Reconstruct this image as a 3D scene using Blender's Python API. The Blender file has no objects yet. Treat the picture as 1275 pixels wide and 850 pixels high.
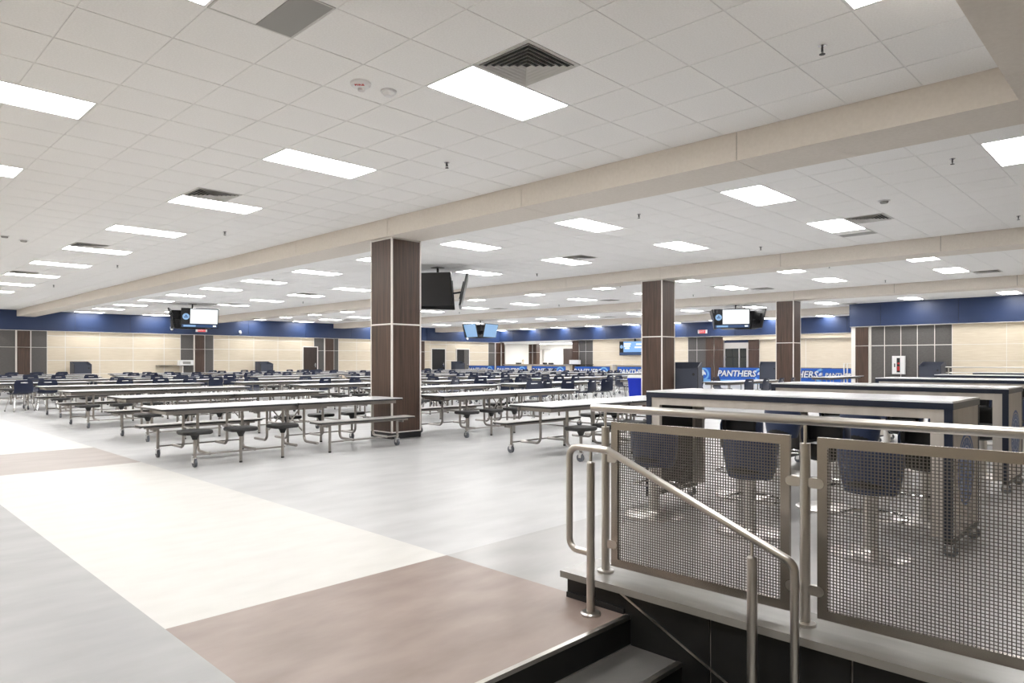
import bpy, bmesh, math, random
from mathutils import Vector, Matrix
R = math.radians
random.seed(7)
SC = bpy.context.scene
COL = SC.collection

# ------------------------------------------------------------------ camera, world, exposure
EYE = 1.295
YAW = 0.7750                     # heading measured from +X
F_PX, V0 = 856.0, 449.1          # focal length and horizon row in a 1275 x 850 frame
cam_d = bpy.data.cameras.new('camera')
cam = bpy.data.objects.new('camera', cam_d)
COL.objects.link(cam)
cam.location = (0, 0, EYE)
cam.rotation_euler = (math.pi / 2, 0, YAW - math.pi / 2)
cam_d.sensor_width = 36.0
cam_d.lens = F_PX / 1275.0 * 36.0
cam_d.shift_y = (V0 - 425.0) / 1275.0
cam_d.clip_start = 0.05
cam_d.clip_end = 300
SC.camera = cam
w = bpy.data.worlds.new('world'); SC.world = w
w.use_nodes = True
w.node_tree.nodes['Background'].inputs[0].default_value = (0.9, 0.95, 1.0, 1)
w.node_tree.nodes['Background'].inputs[1].default_value = 0.05
SC.view_settings.view_transform = 'Standard'
SC.view_settings.look = 'None'
SC.view_settings.gamma = 1.0
SC.view_settings.use_curve_mapping = False
SC.view_settings.exposure = 0.12
LIGHT_STRENGTH = 22.0

# ------------------------------------------------------------------ sizes of the place
ZC, ZB = 3.64, 3.347             # ceiling, beam underside
TILE = 0.6096
BAY = 8.23                       # beam spacing along x
BEAM0, BEAMW = 6.65, 0.70
YW = 38.4                        # long wall with the blue fascia
XF, XR, YJ = 38.0, 30.2, 9.9     # far wall, nearer right wall, corner between them
XB, YB = -1.6, -3.6              # unseen sides behind the camera
CURB_X, STEP_Y, PIT = 2.92, 2.03, -0.45

# ------------------------------------------------------------------ helpers
def px(x, y, z):
    s, c = math.sin(YAW), math.cos(YAW)
    d = x * c + y * s
    if d < 0.1: return (-9e9, 0, d)
    return (637.5 + F_PX * (x * s - y * c) / d, V0 - F_PX * (z - EYE) / d, d)

class MB:
    def __init__(self): self.v = []; self.f = []; self.mi = []
    def _add(self, vs, fs, m=0):
        n = len(self.v); self.v += [tuple(p) for p in vs]
        for f in fs: self.f.append(tuple(i + n for i in f)); self.mi.append(m)
        return self
    def box(self, x0, x1, y0, y1, z0, z1, m=0):
        vs = [(x0,y0,z0),(x1,y0,z0),(x1,y1,z0),(x0,y1,z0),(x0,y0,z1),(x1,y0,z1),(x1,y1,z1),(x0,y1,z1)]
        return self._add(vs, [(0,3,2,1),(4,5,6,7),(0,1,5,4),(1,2,6,5),(2,3,7,6),(3,0,4,7)], m)
    def quad(self, a, b, c, d, m=0): return self._add([a,b,c,d], [(0,1,2,3)], m)
    def prism(self, poly, z0, z1, m=0):
        n = len(poly)
        vs = [(x,y,z0) for x,y in poly] + [(x,y,z1) for x,y in poly]
        fs = [tuple(range(n-1,-1,-1)), tuple(range(n,2*n))]
        fs += [(i,(i+1)%n,(i+1)%n+n,i+n) for i in range(n)]
        return self._add(vs, fs, m)
    def lathe(self, prof, cx=0, cy=0, n=16, m=0, cap=True):
        vs = []; fs = []
        for r, z in prof:
            for k in range(n):
                a = 2*math.pi*k/n; vs.append((cx+r*math.cos(a), cy+r*math.sin(a), z))
        for j in range(len(prof)-1):
            for k in range(n):
                fs.append((j*n+k, j*n+(k+1)%n, (j+1)*n+(k+1)%n, (j+1)*n+k))
        if cap:
            fs.append(tuple(range(n-1,-1,-1))); L = (len(prof)-1)*n
            fs.append(tuple(range(L, L+n)))
        return self._add(vs, fs, m)
    def tube(self, pts, r, n=8, m=0, closed=False, cap=True):
        pts = [Vector(p) for p in pts]; N = len(pts); vs = []; fs = []
        prev = None
        for i, p in enumerate(pts):
            if closed: t = pts[(i+1)%N] - pts[i-1]
            else: t = pts[min(i+1,N-1)] - pts[max(i-1,0)]
            t.normalize()
            if prev is None:
                up = Vector((0,0,1)) if abs(t.z) < .9 else Vector((1,0,0))
                u = t.cross(up).normalized()
            else:
                u = (prev - t*prev.dot(t)).normalized()
            prev = u; w_ = t.cross(u)
            for k in range(n):
                a = 2*math.pi*k/n; vs.append(p + u*(r*math.cos(a)) + w_*(r*math.sin(a)))
        for i in range(N if closed else N-1):
            j = (i+1)%N
            for k in range(n): fs.append((i*n+k, i*n+(k+1)%n, j*n+(k+1)%n, j*n+k))
        if cap and not closed:
            fs.append(tuple(range(n-1,-1,-1))); fs.append(tuple((N-1)*n+k for k in range(n)))
        return self._add(vs, fs, m)
    def mesh(self, name, mats, angle=35):
        me = bpy.data.meshes.new(name)
        me.from_pydata(self.v, [], self.f)
        if not isinstance(mats, (list, tuple)): mats = [mats]
        for mt in mats: me.materials.append(M[mt])
        if len(mats) > 1: me.polygons.foreach_set('material_index', self.mi)
        bm = bmesh.new(); bm.from_mesh(me)
        bmesh.ops.recalc_face_normals(bm, faces=bm.faces)
        bm.to_mesh(me); bm.free()
        me.polygons.foreach_set('use_smooth', [True]*len(me.polygons))
        me.set_sharp_from_angle(angle=R(angle))
        me.update()
        return me

def ob(name, me, parent=None, loc=(0,0,0), rz=0):
    o = bpy.data.objects.new(name, me); COL.objects.link(o)
    o.location = loc; o.rotation_euler = (0,0,rz)
    if parent is not None: o.parent = parent
    return o
def tag(o, label, cat, group=None):
    o['label'] = label; o['category'] = cat
    if group: o['group'] = group
    return o
def thing(name, label, cat, loc=(0,0,0), rz=0, group=None):
    return tag(ob(name, None, None, loc, rz), label, cat, group)
def struct(o, kind='structure'):
    o['kind'] = kind; return o
def copy_tree(o, parent=None):
    c = o.copy(); COL.objects.link(c); c.parent = parent
    for ch in list(o.children): copy_tree(ch, c)
    return c
def rrect(x0, x1, y0, y1, r, n=4):
    out = []
    for cx, cy, a0 in ((x1-r,y0+r,-90),(x1-r,y1-r,0),(x0+r,y1-r,90),(x0+r,y0+r,180)):
        for k in range(n+1):
            a = R(a0 + 90*k/n); out.append((cx+r*math.cos(a), cy+r*math.sin(a)))
    return out
def arc(p0, p1, p2, r, n=5):
    """points of a rounded corner at p1 between p0 and p2"""
    p0, p1, p2 = Vector(p0), Vector(p1), Vector(p2)
    a = (p0-p1).normalized(); b = (p2-p1).normalized()
    ang = a.angle(b); d = r/math.tan(ang/2)
    s, e = p1+a*d, p1+b*d
    c = p1 + (a+b).normalized()*(r/math.sin(ang/2))
    out = []
    for k in range(n+1):
        t = k/n
        q = (s-c).lerp(e-c, t)
        out.append(tuple(c + q.normalized()*r))
    return out
def path(pts, r, n=5):
    out = [tuple(pts[0])]
    for i in range(1, len(pts)-1): out += arc(pts[i-1], pts[i], pts[i+1], r, n)
    out.append(tuple(pts[-1])); return out
ORD = ['first','second','third','fourth','fifth','sixth','seventh','eighth','ninth','tenth','eleventh','twelfth','thirteenth','fourteenth','fifteenth']

# ------------------------------------------------------------------ materials
M = {}
def mat(name, col, rough=0.5, metal=0.0, noise=None, bump=None, spec=None, emit=None, coat=None):
    """noise=(scale xyz, detail, second colour, amount) ; bump=(scale, strength)"""
    m = bpy.data.materials.new(name); m.use_nodes = True; M[name] = m
    nt = m.node_tree; b = nt.nodes['Principled BSDF']
    b.inputs['Base Color'].default_value = (*col, 1)
    b.inputs['Roughness'].default_value = rough
    b.inputs['Metallic'].default_value = metal
    if spec is not None: b.inputs['Specular IOR Level'].default_value = spec
    if coat: b.inputs['Coat Weight'].default_value = coat; b.inputs['Coat Roughness'].default_value = 0.15
    if emit:
        b.inputs['Emission Color'].default_value = (*emit[0], 1); b.inputs['Emission Strength'].default_value = emit[1]
    if noise or bump:
        tc = nt.nodes.new('ShaderNodeTexCoord')
    if noise:
        sc, det, c2, amt = noise[:4]
        mp = nt.nodes.new('ShaderNodeMapping'); mp.inputs['Scale'].default_value = sc
        nz = nt.nodes.new('ShaderNodeTexNoise'); nz.inputs['Scale'].default_value = 1.0; nz.inputs['Detail'].default_value = det
        rp = nt.nodes.new('ShaderNodeValToRGB')
        rp.color_ramp.elements[0].position = 0.5-amt; rp.color_ramp.elements[0].color = (*col, 1)
        rp.color_ramp.elements[1].position = 0.5+amt; rp.color_ramp.elements[1].color = (*c2, 1)
        nt.links.new(tc.outputs['Object'], mp.inputs[0]); nt.links.new(mp.outputs[0], nz.inputs['Vector'])
        nt.links.new(nz.outputs['Fac'], rp.inputs[0]); nt.links.new(rp.outputs[0], b.inputs['Base Color'])
    if bump:
        nz2 = nt.nodes.new('ShaderNodeTexNoise'); nz2.inputs['Scale'].default_value = bump[0]; nz2.inputs['Detail'].default_value = 3
        bp = nt.nodes.new('ShaderNodeBump'); bp.inputs['Strength'].default_value = bump[1]; bp.inputs['Distance'].default_value = 0.01
        nt.links.new(tc.outputs['Object'], nz2.inputs['Vector']); nt.links.new(nz2.outputs['Fac'], bp.inputs['Height'])
        nt.links.new(bp.outputs[0], b.inputs['Normal'])
    return m
mat('tile', (.875,.865,.85), .9, noise=((70,70,70), 3, (.925,.917,.905), .15), spec=.2)
mat('grid', (.86,.85,.835), .8, spec=.2)
mat('beam', (.70,.645,.58), .75, noise=((30,30,30), 2, (.74,.685,.62), .2), spec=.2)
mat('wood', (.034,.019,.013), .42, noise=((55,55,1.6), 6, (.105,.060,.042), .22))
mat('trim', (.82,.79,.75), .4)
mat('blackbase', (.012,.012,.014), .5)
mat('navywall', (.016,.034,.095), .42, noise=((2,2,2), 3, (.020,.040,.110), .3))
mat('beigewall', (.65,.56,.425), .55, noise=((2.2,2.2,60), 5, (.76,.68,.55), .22))
mat('greypanel', (.085,.080,.077), .6, noise=((12,12,40), 4, (.115,.108,.103), .25))
mat('whitewall', (.78,.77,.74), .7)
mat('cream', (.585,.577,.555), .42, noise=((3,7,3), 6, (.64,.633,.612), .2), bump=(5,.02), spec=.35)
mat('brownfloor', (.225,.170,.148), .38, noise=((2.2,5,2), 7, (.33,.262,.233), .22), bump=(5,.02))
mat('greyfloor_falloff', (.32,.323,.33), .42, noise=((1.6,4,2), 7, (.40,.402,.408), .22), bump=(5,.02), spec=.35)  # grey floor with lens vignette and light falloff darkened into the colour
mat('greyfloor', (.43,.434,.442), .38, noise=((1.6,4,2), 7, (.53,.532,.538), .22), bump=(5,.02), spec=.4)
mat('greyfloor2', (.29,.287,.285), .30, noise=((1.6,4,2), 7, (.385,.38,.378), .22), bump=(5,.02))
mat('tanfloor', (.31,.27,.248), .40, noise=((1.6,4,2), 7, (.385,.34,.315), .22), bump=(5,.02))
mat('stepfloor', (.10,.098,.095), .5, noise=((3,6,3), 6, (.165,.16,.155), .25))
mat('blacktile', (.008,.008,.009), .5, noise=((6,6,6), 5, (.02,.02,.02), .25), spec=.3)
mat('grout', (.34,.32,.31), .7)
mat('capstone', (.25,.243,.232), .26, noise=((9,2,4), 5, (.34,.33,.315), .25))
mat('steel', (.56,.54,.515), .29, 1.0)
mat('frame_steel', (.36,.335,.31), .27, 1.0)
mat('wire', (.17,.16,.15), .38, 1.0)
mat('chrome', (.72,.72,.72), .14, 1.0)
mat('leg_steel', (.36,.34,.32), .30, 0.85)
mat('laminate', (.86,.87,.90), .20, spec=.5)
mat('benchtop', (.44,.43,.42), .30)
mat('edge', (.025,.025,.028), .45)
mat('rubber', (.016,.016,.017), .5)
mat('wheel', (.11,.12,.14), .45)
mat('navyplastic', (.009,.015,.042), .38)
mat('vinyl_navy', (.020,.034,.085), .45, bump=(40,.08))
mat('vinyl_black', (.008,.008,.009), .40, bump=(40,.06))
mat('satin', (.70,.68,.66), .33, 1.0)
mat('bar_edge', (.008,.014,.034), .35)
mat('bar_oak', (.46,.42,.385), .45, noise=((9,9,.9), 5, (.56,.52,.48), .2))
mat('emblem_blue', (.055,.115,.33), .45)
mat('emblem_pale', (.40,.46,.60), .45)
mat('bin_navy', (.045,.053,.08), .5)
mat('bluebin', (.004,.035,.62), .4)
mat('whiteplastic', (.80,.80,.80), .4)
mat('tvblack', (.006,.006,.007), .3)
mat('banner_blue', (.018,.13,.62), .5)
mat('banner_dark', (.005,.015,.09), .5)
mat('banner_light', (.20,.50,.88), .5)
mat('banner_white', (.80,.85,.92), .5)
mat('doorwood', (.022,.014,.011), .45, noise=((40,40,1.5), 5, (.045,.028,.022), .25))
mat('doorgap', (.01,.009,.009), .6)
mat('glass_dark', (.04,.045,.045), .1)
mat('ducttile', (.34,.335,.32), .8)
mat('vent', (.62,.61,.59), .5)
mat('ventdark', (.012,.012,.012), .9)
mat('red', (.55,.02,.02), .5)
mat('extred', (.42,.012,.015), .35)
mat('screen_white', (.02,.02,.02), .3, emit=((.92,.97,1.0), 1.15))
mat('screen_blue', (.02,.02,.02), .3, emit=((.26,.52,.95), .9))
mat('screen_sky', (.02,.02,.02), .3, emit=((.30,.52,.82), .85))
mat('screen_navy', (.02,.02,.02), .3, emit=((.02,.07,.20), .8))
mat('exitlit', (.3,.02,.02), .4, emit=((.85,.04,.06), .8))
mat('lamp', (.9,.9,.9), .5, emit=((1.0,.985,.965), LIGHT_STRENGTH))
mat('lampframe', (.82,.82,.81), .5)
mat('brass', (.5,.42,.28), .3, 1.0)

# ------------------------------------------------------------------ floor
floor = struct(ob('floor', MB().box(XB, XF+4, STEP_Y+.005, YW+.6, -.30, -.05).box(CURB_X+.02, XF+4, YB, STEP_Y+.005, -.30, -.05).mesh('floor_slab', 'greyfloor2')))
GR = [  # sheet goods: x0,x1,y0,y1,material
 (XB, 1.2, STEP_Y, YW+.6, 'greyfloor_falloff'),  # left strip of grey floor, dimmer light painted into its tone
 (1.2, 2.97, STEP_Y, 3.52, 'brownfloor'), (1.2, 2.97, 3.52, 9.55, 'cream'), (1.2, 2.97, 9.55, 11.68, 'tanfloor'), (1.2, 2.97, 11.68, 19.8, 'cream'),
 (1.2, 2.97, 19.8, 22.0, 'tanfloor'), (1.2, 2.97, 22.0, YW+.6, 'cream'),
 (2.97, XF+4, 3.52, YW+.6, 'greyfloor'), (2.97, XF+4, YB, 3.52, 'greyfloor2')]
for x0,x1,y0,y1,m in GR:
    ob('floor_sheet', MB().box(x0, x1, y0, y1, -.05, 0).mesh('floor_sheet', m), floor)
# steps down on the camera's side
T = .295
for k, (z, y1) in enumerate([(-.15, STEP_Y), (-.30, STEP_Y-T)]):
    st = struct(ob('step_%d' % (k+1), MB().box(XB, CURB_X, y1-T, y1-.002, PIT-.1, z-.012).mesh('step', 'stepfloor')))
    ob('tread', MB().box(XB, CURB_X, y1-T, y1-.002, z-.012, z).mesh('tread', 'stepfloor'), st)
    ob('riser', MB().box(XB, CURB_X, y1-T-.012, y1-T, z-.15, z-.02).mesh('riser', 'blacktile'), st)
    ob('nosing', MB().box(XB, CURB_X, y1-T-.016, y1-T+.012, z-.018, z+.002).mesh('nosing', 'steel'), st)
    ob('back_trim', MB().box(XB, CURB_X, y1-.016, y1-.002, z, z+.006).mesh('back_trim', 'steel'), st)
tr = struct(ob('trim_1', MB().box(XB, CURB_X, STEP_Y-.016, STEP_Y+.010, -.018, .002).mesh('floor_nosing', 'steel')))
ob('riser', MB().box(XB, CURB_X, STEP_Y-.014, STEP_Y-.001, -.15, -.018).mesh('riser', 'blacktile'), tr)
struct(ob('floor_lower', MB().box(XB, CURB_X, YB, STEP_Y-2*T-.01, PIT-.1, PIT).mesh('floor_lower', 'greyfloor2')))
# low retaining wall that carries the railing
cw = struct(ob('wall_curb', MB().box(CURB_X+.012, 3.19, YB, 2.42, PIT, .105).mesh('curb_core', 'grout')))
ys = [2.425, 1.575, .955, .335, -.285, -.905]
for a, b in zip(ys[1:], ys[:-1]):
    ob('wall_tile', MB().box(CURB_X, CURB_X+.012, a+.005, b-.005, PIT, .103).mesh('wall_tile', 'blacktile'), cw)
ob('end_tile', MB().box(CURB_X, 3.195, 2.42, 2.432, 0, .103).mesh('end_tile', 'blacktile'), cw)
ob('floor_cove', MB().box(CURB_X-.012, CURB_X, STEP_Y+.02, 2.43, 0, .028).mesh('floor_cove', 'blackbase'), cw)
ob('capstone', MB().prism([(2.895,YB),(3.22,YB),(3.22,2.465),(2.895,2.465)], .105, .14).mesh('capstone', 'capstone'), cw)
ob('diagonal_trim', MB()._add([(CURB_X-.004,2.10,.105),(CURB_X-.004,2.075,.105),(CURB_X-.004,.88,PIT),(CURB_X-.004,.905,PIT),
   (CURB_X,2.10,.105),(CURB_X,2.075,.105),(CURB_X,.88,PIT),(CURB_X,.905,PIT)], [(0,1,2,3),(7,6,5,4),(0,4,5,1),(3,2,6,7),(1,5,6,2),(0,3,7,4)]).mesh('diagonal_trim', 'steel'), cw)

# ------------------------------------------------------------------ ceiling
ceil = struct(ob('ceiling', MB().box(XB, XF+4, YB, YW+.6, ZC+.004, ZC+.15).mesh('ceiling_slab', 'grid')))
LY = [4.34+3.048*k for k in range(-1, 12)]
Y0L, X0L = 2.815, 3.67
occupied = {}      # (bay,i,j) tiles replaced by a fitting
def tkey(b, i, j): return (b, i, j)
lights = []
for b in range(5):
    for li, i0 in enumerate((0, -5)):
        for k in range(-1, 12):
            j = 2 + 5*k
            cx, cy = X0L + b*BAY + (i0+1)*TILE, Y0L + (j+.5)*TILE
            if cx > XF-.7 or (cx > XR-.7 and cy < YJ+.5) or cy > YW-.35: continue
            lights.append((b, 1-li, k, cx, cy)); occupied[(b,i0,j)] = occupied[(b,i0+1,j)] = 1
vents = []
for b, i, js in ((0,0,(1,11,21,31,41,51)), (1,0,(1,11,21,31,41)), (2,2,(1,11,21,31,41,51)), (3,2,(1,11,21,31))):
    for j in js: vents.append((b,i,j)); occupied[(b,i,j)] = 1
ducts = [(0,-3,2),(1,2,2),(1,2,-3),(2,-1,12),(1,2,22)]
for t in ducts: occupied[t] = 1
full_tile = MB().box(-.299,.299,-.299,.299,0,.008).mesh('ceiling_tile', 'tile')
tiles = []
for b in range(5):
    xa, xb_ = BEAM0+BEAMW-BAY+b*BAY, BEAM0+b*BAY
    if b == 0: xa = XB
    if b == 4: xb_ = XF
    for i in range(-9, 7):
        for j in range(-11, 60):
            x0, x1 = max(X0L+b*BAY+i*TILE, xa), min(X0L+b*BAY+(i+1)*TILE, xb_)
            y0, y1 = max(Y0L+j*TILE, YB), min(Y0L+(j+1)*TILE, YW)
            if x1-x0 < .03 or y1-y0 < .03 or (b,i,j) in occupied: continue
            if b == 0 and y1 < .95: continue
            u, v, d = px((x0+x1)/2, (y0+y1)/2, ZC)
            vis = d > .5 and -40 < u < 1315 and -40 < v < 900
            tiles.append((d if vis else 999, x0, x1, y0, y1, x1-x0 > .608 and y1-y0 > .608))
tiles.sort()
rest = MB()
for n, (d, x0, x1, y0, y1, full) in enumerate(tiles):
    if n < 300:
        if full: ob('ceiling_tile', full_tile, ceil, ((x0+x1)/2, (y0+y1)/2, ZC))
        else: ob('ceiling_tile', MB().box(x0+.008-(x0+x1)/2, x1-.008-(x0+x1)/2, y0+.006-(y0+y1)/2, y1-.006-(y0+y1)/2, 0, .008).mesh('ceiling_tile_cut', 'tile'), ceil, ((x0+x1)/2, (y0+y1)/2, ZC))
    else: rest.box(x0+.006, x1-.006, y0+.006, y1-.006, ZC, ZC+.008)
struct(ob('ceiling_tile_field', rest.mesh('ceiling_tile_field', 'tile'), ceil), 'stuff')
# beams
for b in range(4):
    x0 = BEAM0 + b*BAY
    y_lo = YB if b < 3 else YJ
    bm_ = struct(ob('trim_%d' % (b+2), MB().box(x0+.01, x0+BEAMW-.01, y_lo, YW, ZB+.01, ZC+.004).mesh('beam_core', 'ventdark')))
    y = 3.29 - 3.05*3
    while y < YW:
        a, e = max(y, y_lo), min(y+3.05, YW)
        if e-a > .05: ob('beam_panel', MB().box(x0, x0+BEAMW, a+.004, e-.004, ZB, ZC+.004).mesh('beam_panel', 'beam'), bm_)
        y += 3.05
sf = struct(ob('trim_6', MB().box(XB, BEAM0-.002, YB, .93, ZB+.002, ZC+.004).mesh('bulkhead', 'beam')))
for a, e in ((XB, 1.9), (1.9, 6.05), (6.05, BEAM0-.004)):
    ob('bulkhead_panel', MB().box(a+.003, e-.003, YB, .935, ZB, ZC+.004).mesh('bulkhead_panel', 'beam'), sf)

# ------------------------------------------------------------------ walls
wl = struct(ob('wall_left', MB().box(XB, XF+4, YW+.10, YW+.6, -.3, ZC+.1).mesh('wall_left', 'trim')))
fl = struct(ob('trim_7', MB().box(XB, XF, YW+.02, YW+.10, 2.72, ZC).mesh('fascia_core', 'blackbase')))
xs = [XB, 2.9, 5.9, 8.99, 11.41, 14.5, 17.6, 21.2, 24.4, 27.5, 30.6, 33.8, XF]
for a, e in zip(xs, xs[1:]):
    ob('fascia_panel', MB().box(a+.006, e-.006, YW, YW+.02, 2.72, ZC).mesh('fascia_panel', 'navywall'), fl)
ob('fascia_lip', MB().box(XB, XF, YW-.004, YW+.12, 2.705, 2.72).mesh('fascia_lip', 'trim'), fl)
def panel_y(x0, x1, z0, z1, m, name='wall_panel', g=.012, dy=0):
    ob(name, MB().box(x0+g, x1-g, YW+.095-dy, YW+.125-dy, z0+g, z1-g).mesh(name, m), wl)
def panel_x(X, y0, y1, z0, z1, m, parent, name='wall_panel', g=.012, dx=0):
    ob(name, MB().box(X-.03-dx+.025 if dx<0 else X-.03-dx, X-dx+(.01 if dx<0 else 0), y0+g, y1-g, z0+g, z1-g).mesh(name, m), parent)
ZH = [0, .66, 1.32, 1.95, 2.49, 2.72]
def beige_bay(xs, zh=ZH):
    for a, e in zip(xs, xs[1:]):
        for z0, z1 in zip(zh, zh[1:]): panel_y(a, e, z0, z1, 'beigewall', g=.016)
def grey_pair(a, e):
    panel_y(a, e, 0, 1.93, 'greypanel', g=.01); panel_y(a, e, 1.93, 2.72, 'greypanel', g=.01)
def pilaster(a, e, n=[0]):
    panel_y(a, e, .1, 1.93, 'wood', 'pilaster_panel', .01, .09); panel_y(a, e, 1.93, 2.705, 'wood', 'pilaster_panel', .01, .09)
    ob('pilaster_core', MB().box(a-.03, e+.03, YW+.04, YW+.12, 0, 2.70).mesh('pilaster_core', 'trim'), wl)
beige_bay([XB, .2, 1.7, 3.2, 4.3]); 
grey_pair(4.3, 5.4); grey_pair(5.4, 6.62); pilaster(6.66, 7.18); grey_pair(7.22, 7.85)
beige_bay([7.85, 8.59, 10.06, 11.58, 13.07, 13.9]); grey_pair(13.9, 14.58); pilaster(14.62, 15.14); grey_pair(15.18, 15.65)
beige_bay([15.65, 16.51, 17.96, 19.44, 20.94, 21.81]); grey_pair(21.81, 22.5); pilaster(22.54, 23.15); grey_pair(23.19, 23.52)
beige_bay([23.52, 24.86, 26.3, 27.7, 29.2]); grey_pair(29.2, 29.75); pilaster(29.8, 30.4)
beige_bay([30.4, 30.95, 32.45, 33.35, 34.7, 36.7]); grey_pair(36.7, 37.4); pilaster(37.42, 37.95)
def door(n, x0, x1, h, leaf, frame_m='greypanel', ajar=False):
    d = struct(ob('door_%d' % n, MB().box(x0-.06, x0, YW+.05, YW+.13, 0, h+.06).box(x1, x1+.06, YW+.05, YW+.13, 0, h+.06).box(x0, x1, YW+.05, YW+.13, h, h+.06).mesh('door_frame', 'trim')))
    lf = ob('door_leaf', MB().box(x0, x1, YW+.055, YW+.10, .01, h).mesh('door_leaf', leaf), d)
    hx = x1-.13
    ob('door_handle', MB().box(hx-.03, hx+.03, YW+.045, YW+.055, .9, 1.15).tube([(hx,YW+.05,1.04),(hx,YW-.0,1.04),(hx-.13,YW-.0,1.04)], .012, 6).mesh('door_handle', 'chrome'), lf)
    if ajar: ob('side_light', MB().box(x1-.5, x1-.02, YW+.04, YW+.054, .02, h-.02).mesh('side_light', 'greypanel'), d)
    return d
door(1, 21.07, 22.0, 2.13, 'doorwood')
door(2, 31.1, 32.3, 2.14, 'doorgap'); door(3, 33.45, 34.65, 2.14, 'doorgap', ajar=True)
# far wall (x = XF) with the serving opening and the glazed entrance
wf = struct(ob('wall_far', MB().box(XF+.03, XF+.3, YJ-.2, 18.06, 0, 2.75).box(XF+.03, XF+.3, 19.6, 31.17, 0, 2.75).box(XF+.03, XF+.3, 37.96, YW+.6, 0, 2.75)
    .box(XF+.03, XF+.3, YJ-.2, YW+.6, 2.55, ZC+.1).mesh('wall_far', 'trim')))
ff = struct(ob('trim_8', MB().box(XF-.18, XF+.03, YJ, YW, 2.77, ZC).mesh('fascia_core', 'blackbase')))
yy = [YJ, 12.6, 15.7, 18.8, 21.9, 25.0, 28.1, 31.17, 34.0, 36.9, YW]
for a, e in zip(yy, yy[1:]): ob('fascia_panel', MB().box(XF-.20, XF-.18, a+.006, e-.006, 2.77, ZC).mesh('fascia_panel', 'navywall'), ff)
ob('fascia_lip', MB().box(XF-.204, XF+.03, YJ, YW, 2.755, 2.77).mesh('fascia_lip', 'trim'), ff)
def pf(y0, y1, z0, z1, m, name='wall_panel', dx=-.03, g=.012): panel_x(XF, y0, y1, z0, z1, m, wf, name, g, dx)
pf(YJ, 19.6, 2.5, 2.755, 'beigewall', 'header_panel', .10); pf(31.17, 37.96, 2.58, 2.755, 'whitewall', 'header_panel', .10)
for a, e in ((YJ, 12.3), (12.3, 14.8), (14.8, 17.4)): pf(a, e, 0, 2.5, 'beigewall')
for a, e in ((17.4, 18.06), (20.23, 20.76), (19.6, 20.2), (30.59, 31.17), (38.0, 38.3)):
    pf(a, e, .1, 1.95, 'wood', 'pilaster_panel', .02); pf(a, e, 1.95, 2.72, 'wood', 'pilaster_panel', .02)
for a, e in ((20.76, 21.38), (21.38, 21.99), (29.38, 30.01), (30.01, 30.59)):
    pf(a, e, 0, 1.95, 'greypanel'); pf(a, e, 1.95, 2.74, 'greypanel')
for a, e in ((21.99, 24.4), (24.4, 26.9), (26.9, 29.38)):
    for z0, z1 in ((0,.66),(.66,1.32),(1.32,1.95),(1.95,2.75)): pf(a, e, z0, z1, 'beigewall', g=.008)
# serving kitchen behind the opening
kit = struct(ob('wall_kitchen', MB().box(XF+3.6, XF+3.7, 30.6, 38.6, 0, 2.7).box(XF+.3, XF+3.6, 30.6, 30.7, 0, 2.7).box(XF+.3, XF+3.6, 38.42, 38.6, 0, 2.7).mesh('kitchen_wall', 'whitewall')))
struct(ob('ceiling_kitchen', MB().box(XF+.3, XF+3.7, 30.6, 38.6, 2.62, 2.7).mesh('kitchen_ceiling', 'grid')))
for y in (31.4, 34.0): ob('kitchen_panel', MB().box(XF+3.5, XF+3.6, y, y+1.0, 0, 2.25).mesh('kitchen_panel', 'greypanel' if y < 33 else 'doorwood'), kit)
ob('shelf_rail', MB().box(XF+3.4, XF+3.6, 36.4, 38.2, 2.2, 2.24).box(XF+3.4,XF+3.6, 37.1,37.16,1.2,2.2).mesh('shelf_rail', 'steel'), kit)
kl = thing('kitchen_light', 'bright ceiling light inside the serving kitchen opening', 'light', (XF+1.9, 34.5, 2.6))
ob('frame', MB().box(-.33,.33,-2.6,2.6,.005,.02).mesh('kitchen_light_frame', 'lampframe'), kl)
ob('diffuser', MB().box(-.3,.3,-2.57,2.57,-.005,.005).mesh('kitchen_lamp', 'lamp'), kl)
kc = thing('kitchen_column', 'slim brown panelled column standing in the serving opening', 'column', (XF+.95, 35.75, 0))
for z0, z1 in ((0,1.93),(1.95,2.6)): ob('column_panel', MB().box(-.2,.2,-.4,.4,z0,z1).mesh('kcol', 'wood'), kc)
ob('corner_trim', MB().box(-.21,-.2,-.02,.02,0,2.6).mesh('kcolt', 'trim'), kc)
sc_ = thing('serving_counter', 'long beige serving counter with thin top inside kitchen opening', 'counter', (XF+.15, 34.6, 0))
ob('body', MB().box(-.3,.35,-3.3,3.3,0,1.0).mesh('counter_body', 'beigewall'), sc_)
ob('worktop', MB().box(-.4,.4,-3.35,3.35,1.0,1.04).mesh('counter_top', 'steel'), sc_)
for n, (yo, wd) in enumerate(((36.6,.35),(33.9,.22),(33.3,.3))):
    q = thing('serving_tray', ['dark serving tray at the left of the kitchen counter','small dark tray in the middle of the kitchen counter','wide dark tray right of the small one on the kitchen counter'][n], 'tray', (XF+.1, yo, 1.04))
    ob('pan', MB().prism(rrect(-.15,.15,-wd/2,wd/2,.03),0,.10).mesh('tray_pan','rubber'), q); ob('lid', MB().prism(rrect(-.16,.16,-wd/2-.01,wd/2+.01,.03),.10,.12).mesh('tray_lid','edge'), q)
q = thing('heat_lamp', 'orange glowing food warmer lamp on the kitchen counter', 'lamp', (XF-.05, 36.0, 1.04))
ob('stand', MB().lathe([(.09,0),(.09,.02),(.02,.03),(.02,.28)], n=10).mesh('hl_stand','brass'), q); ob('shade', MB().lathe([(.02,.36),(.10,.28),(.12,.22)], n=12, cap=False).mesh('hl_shade','brass'), q)
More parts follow.
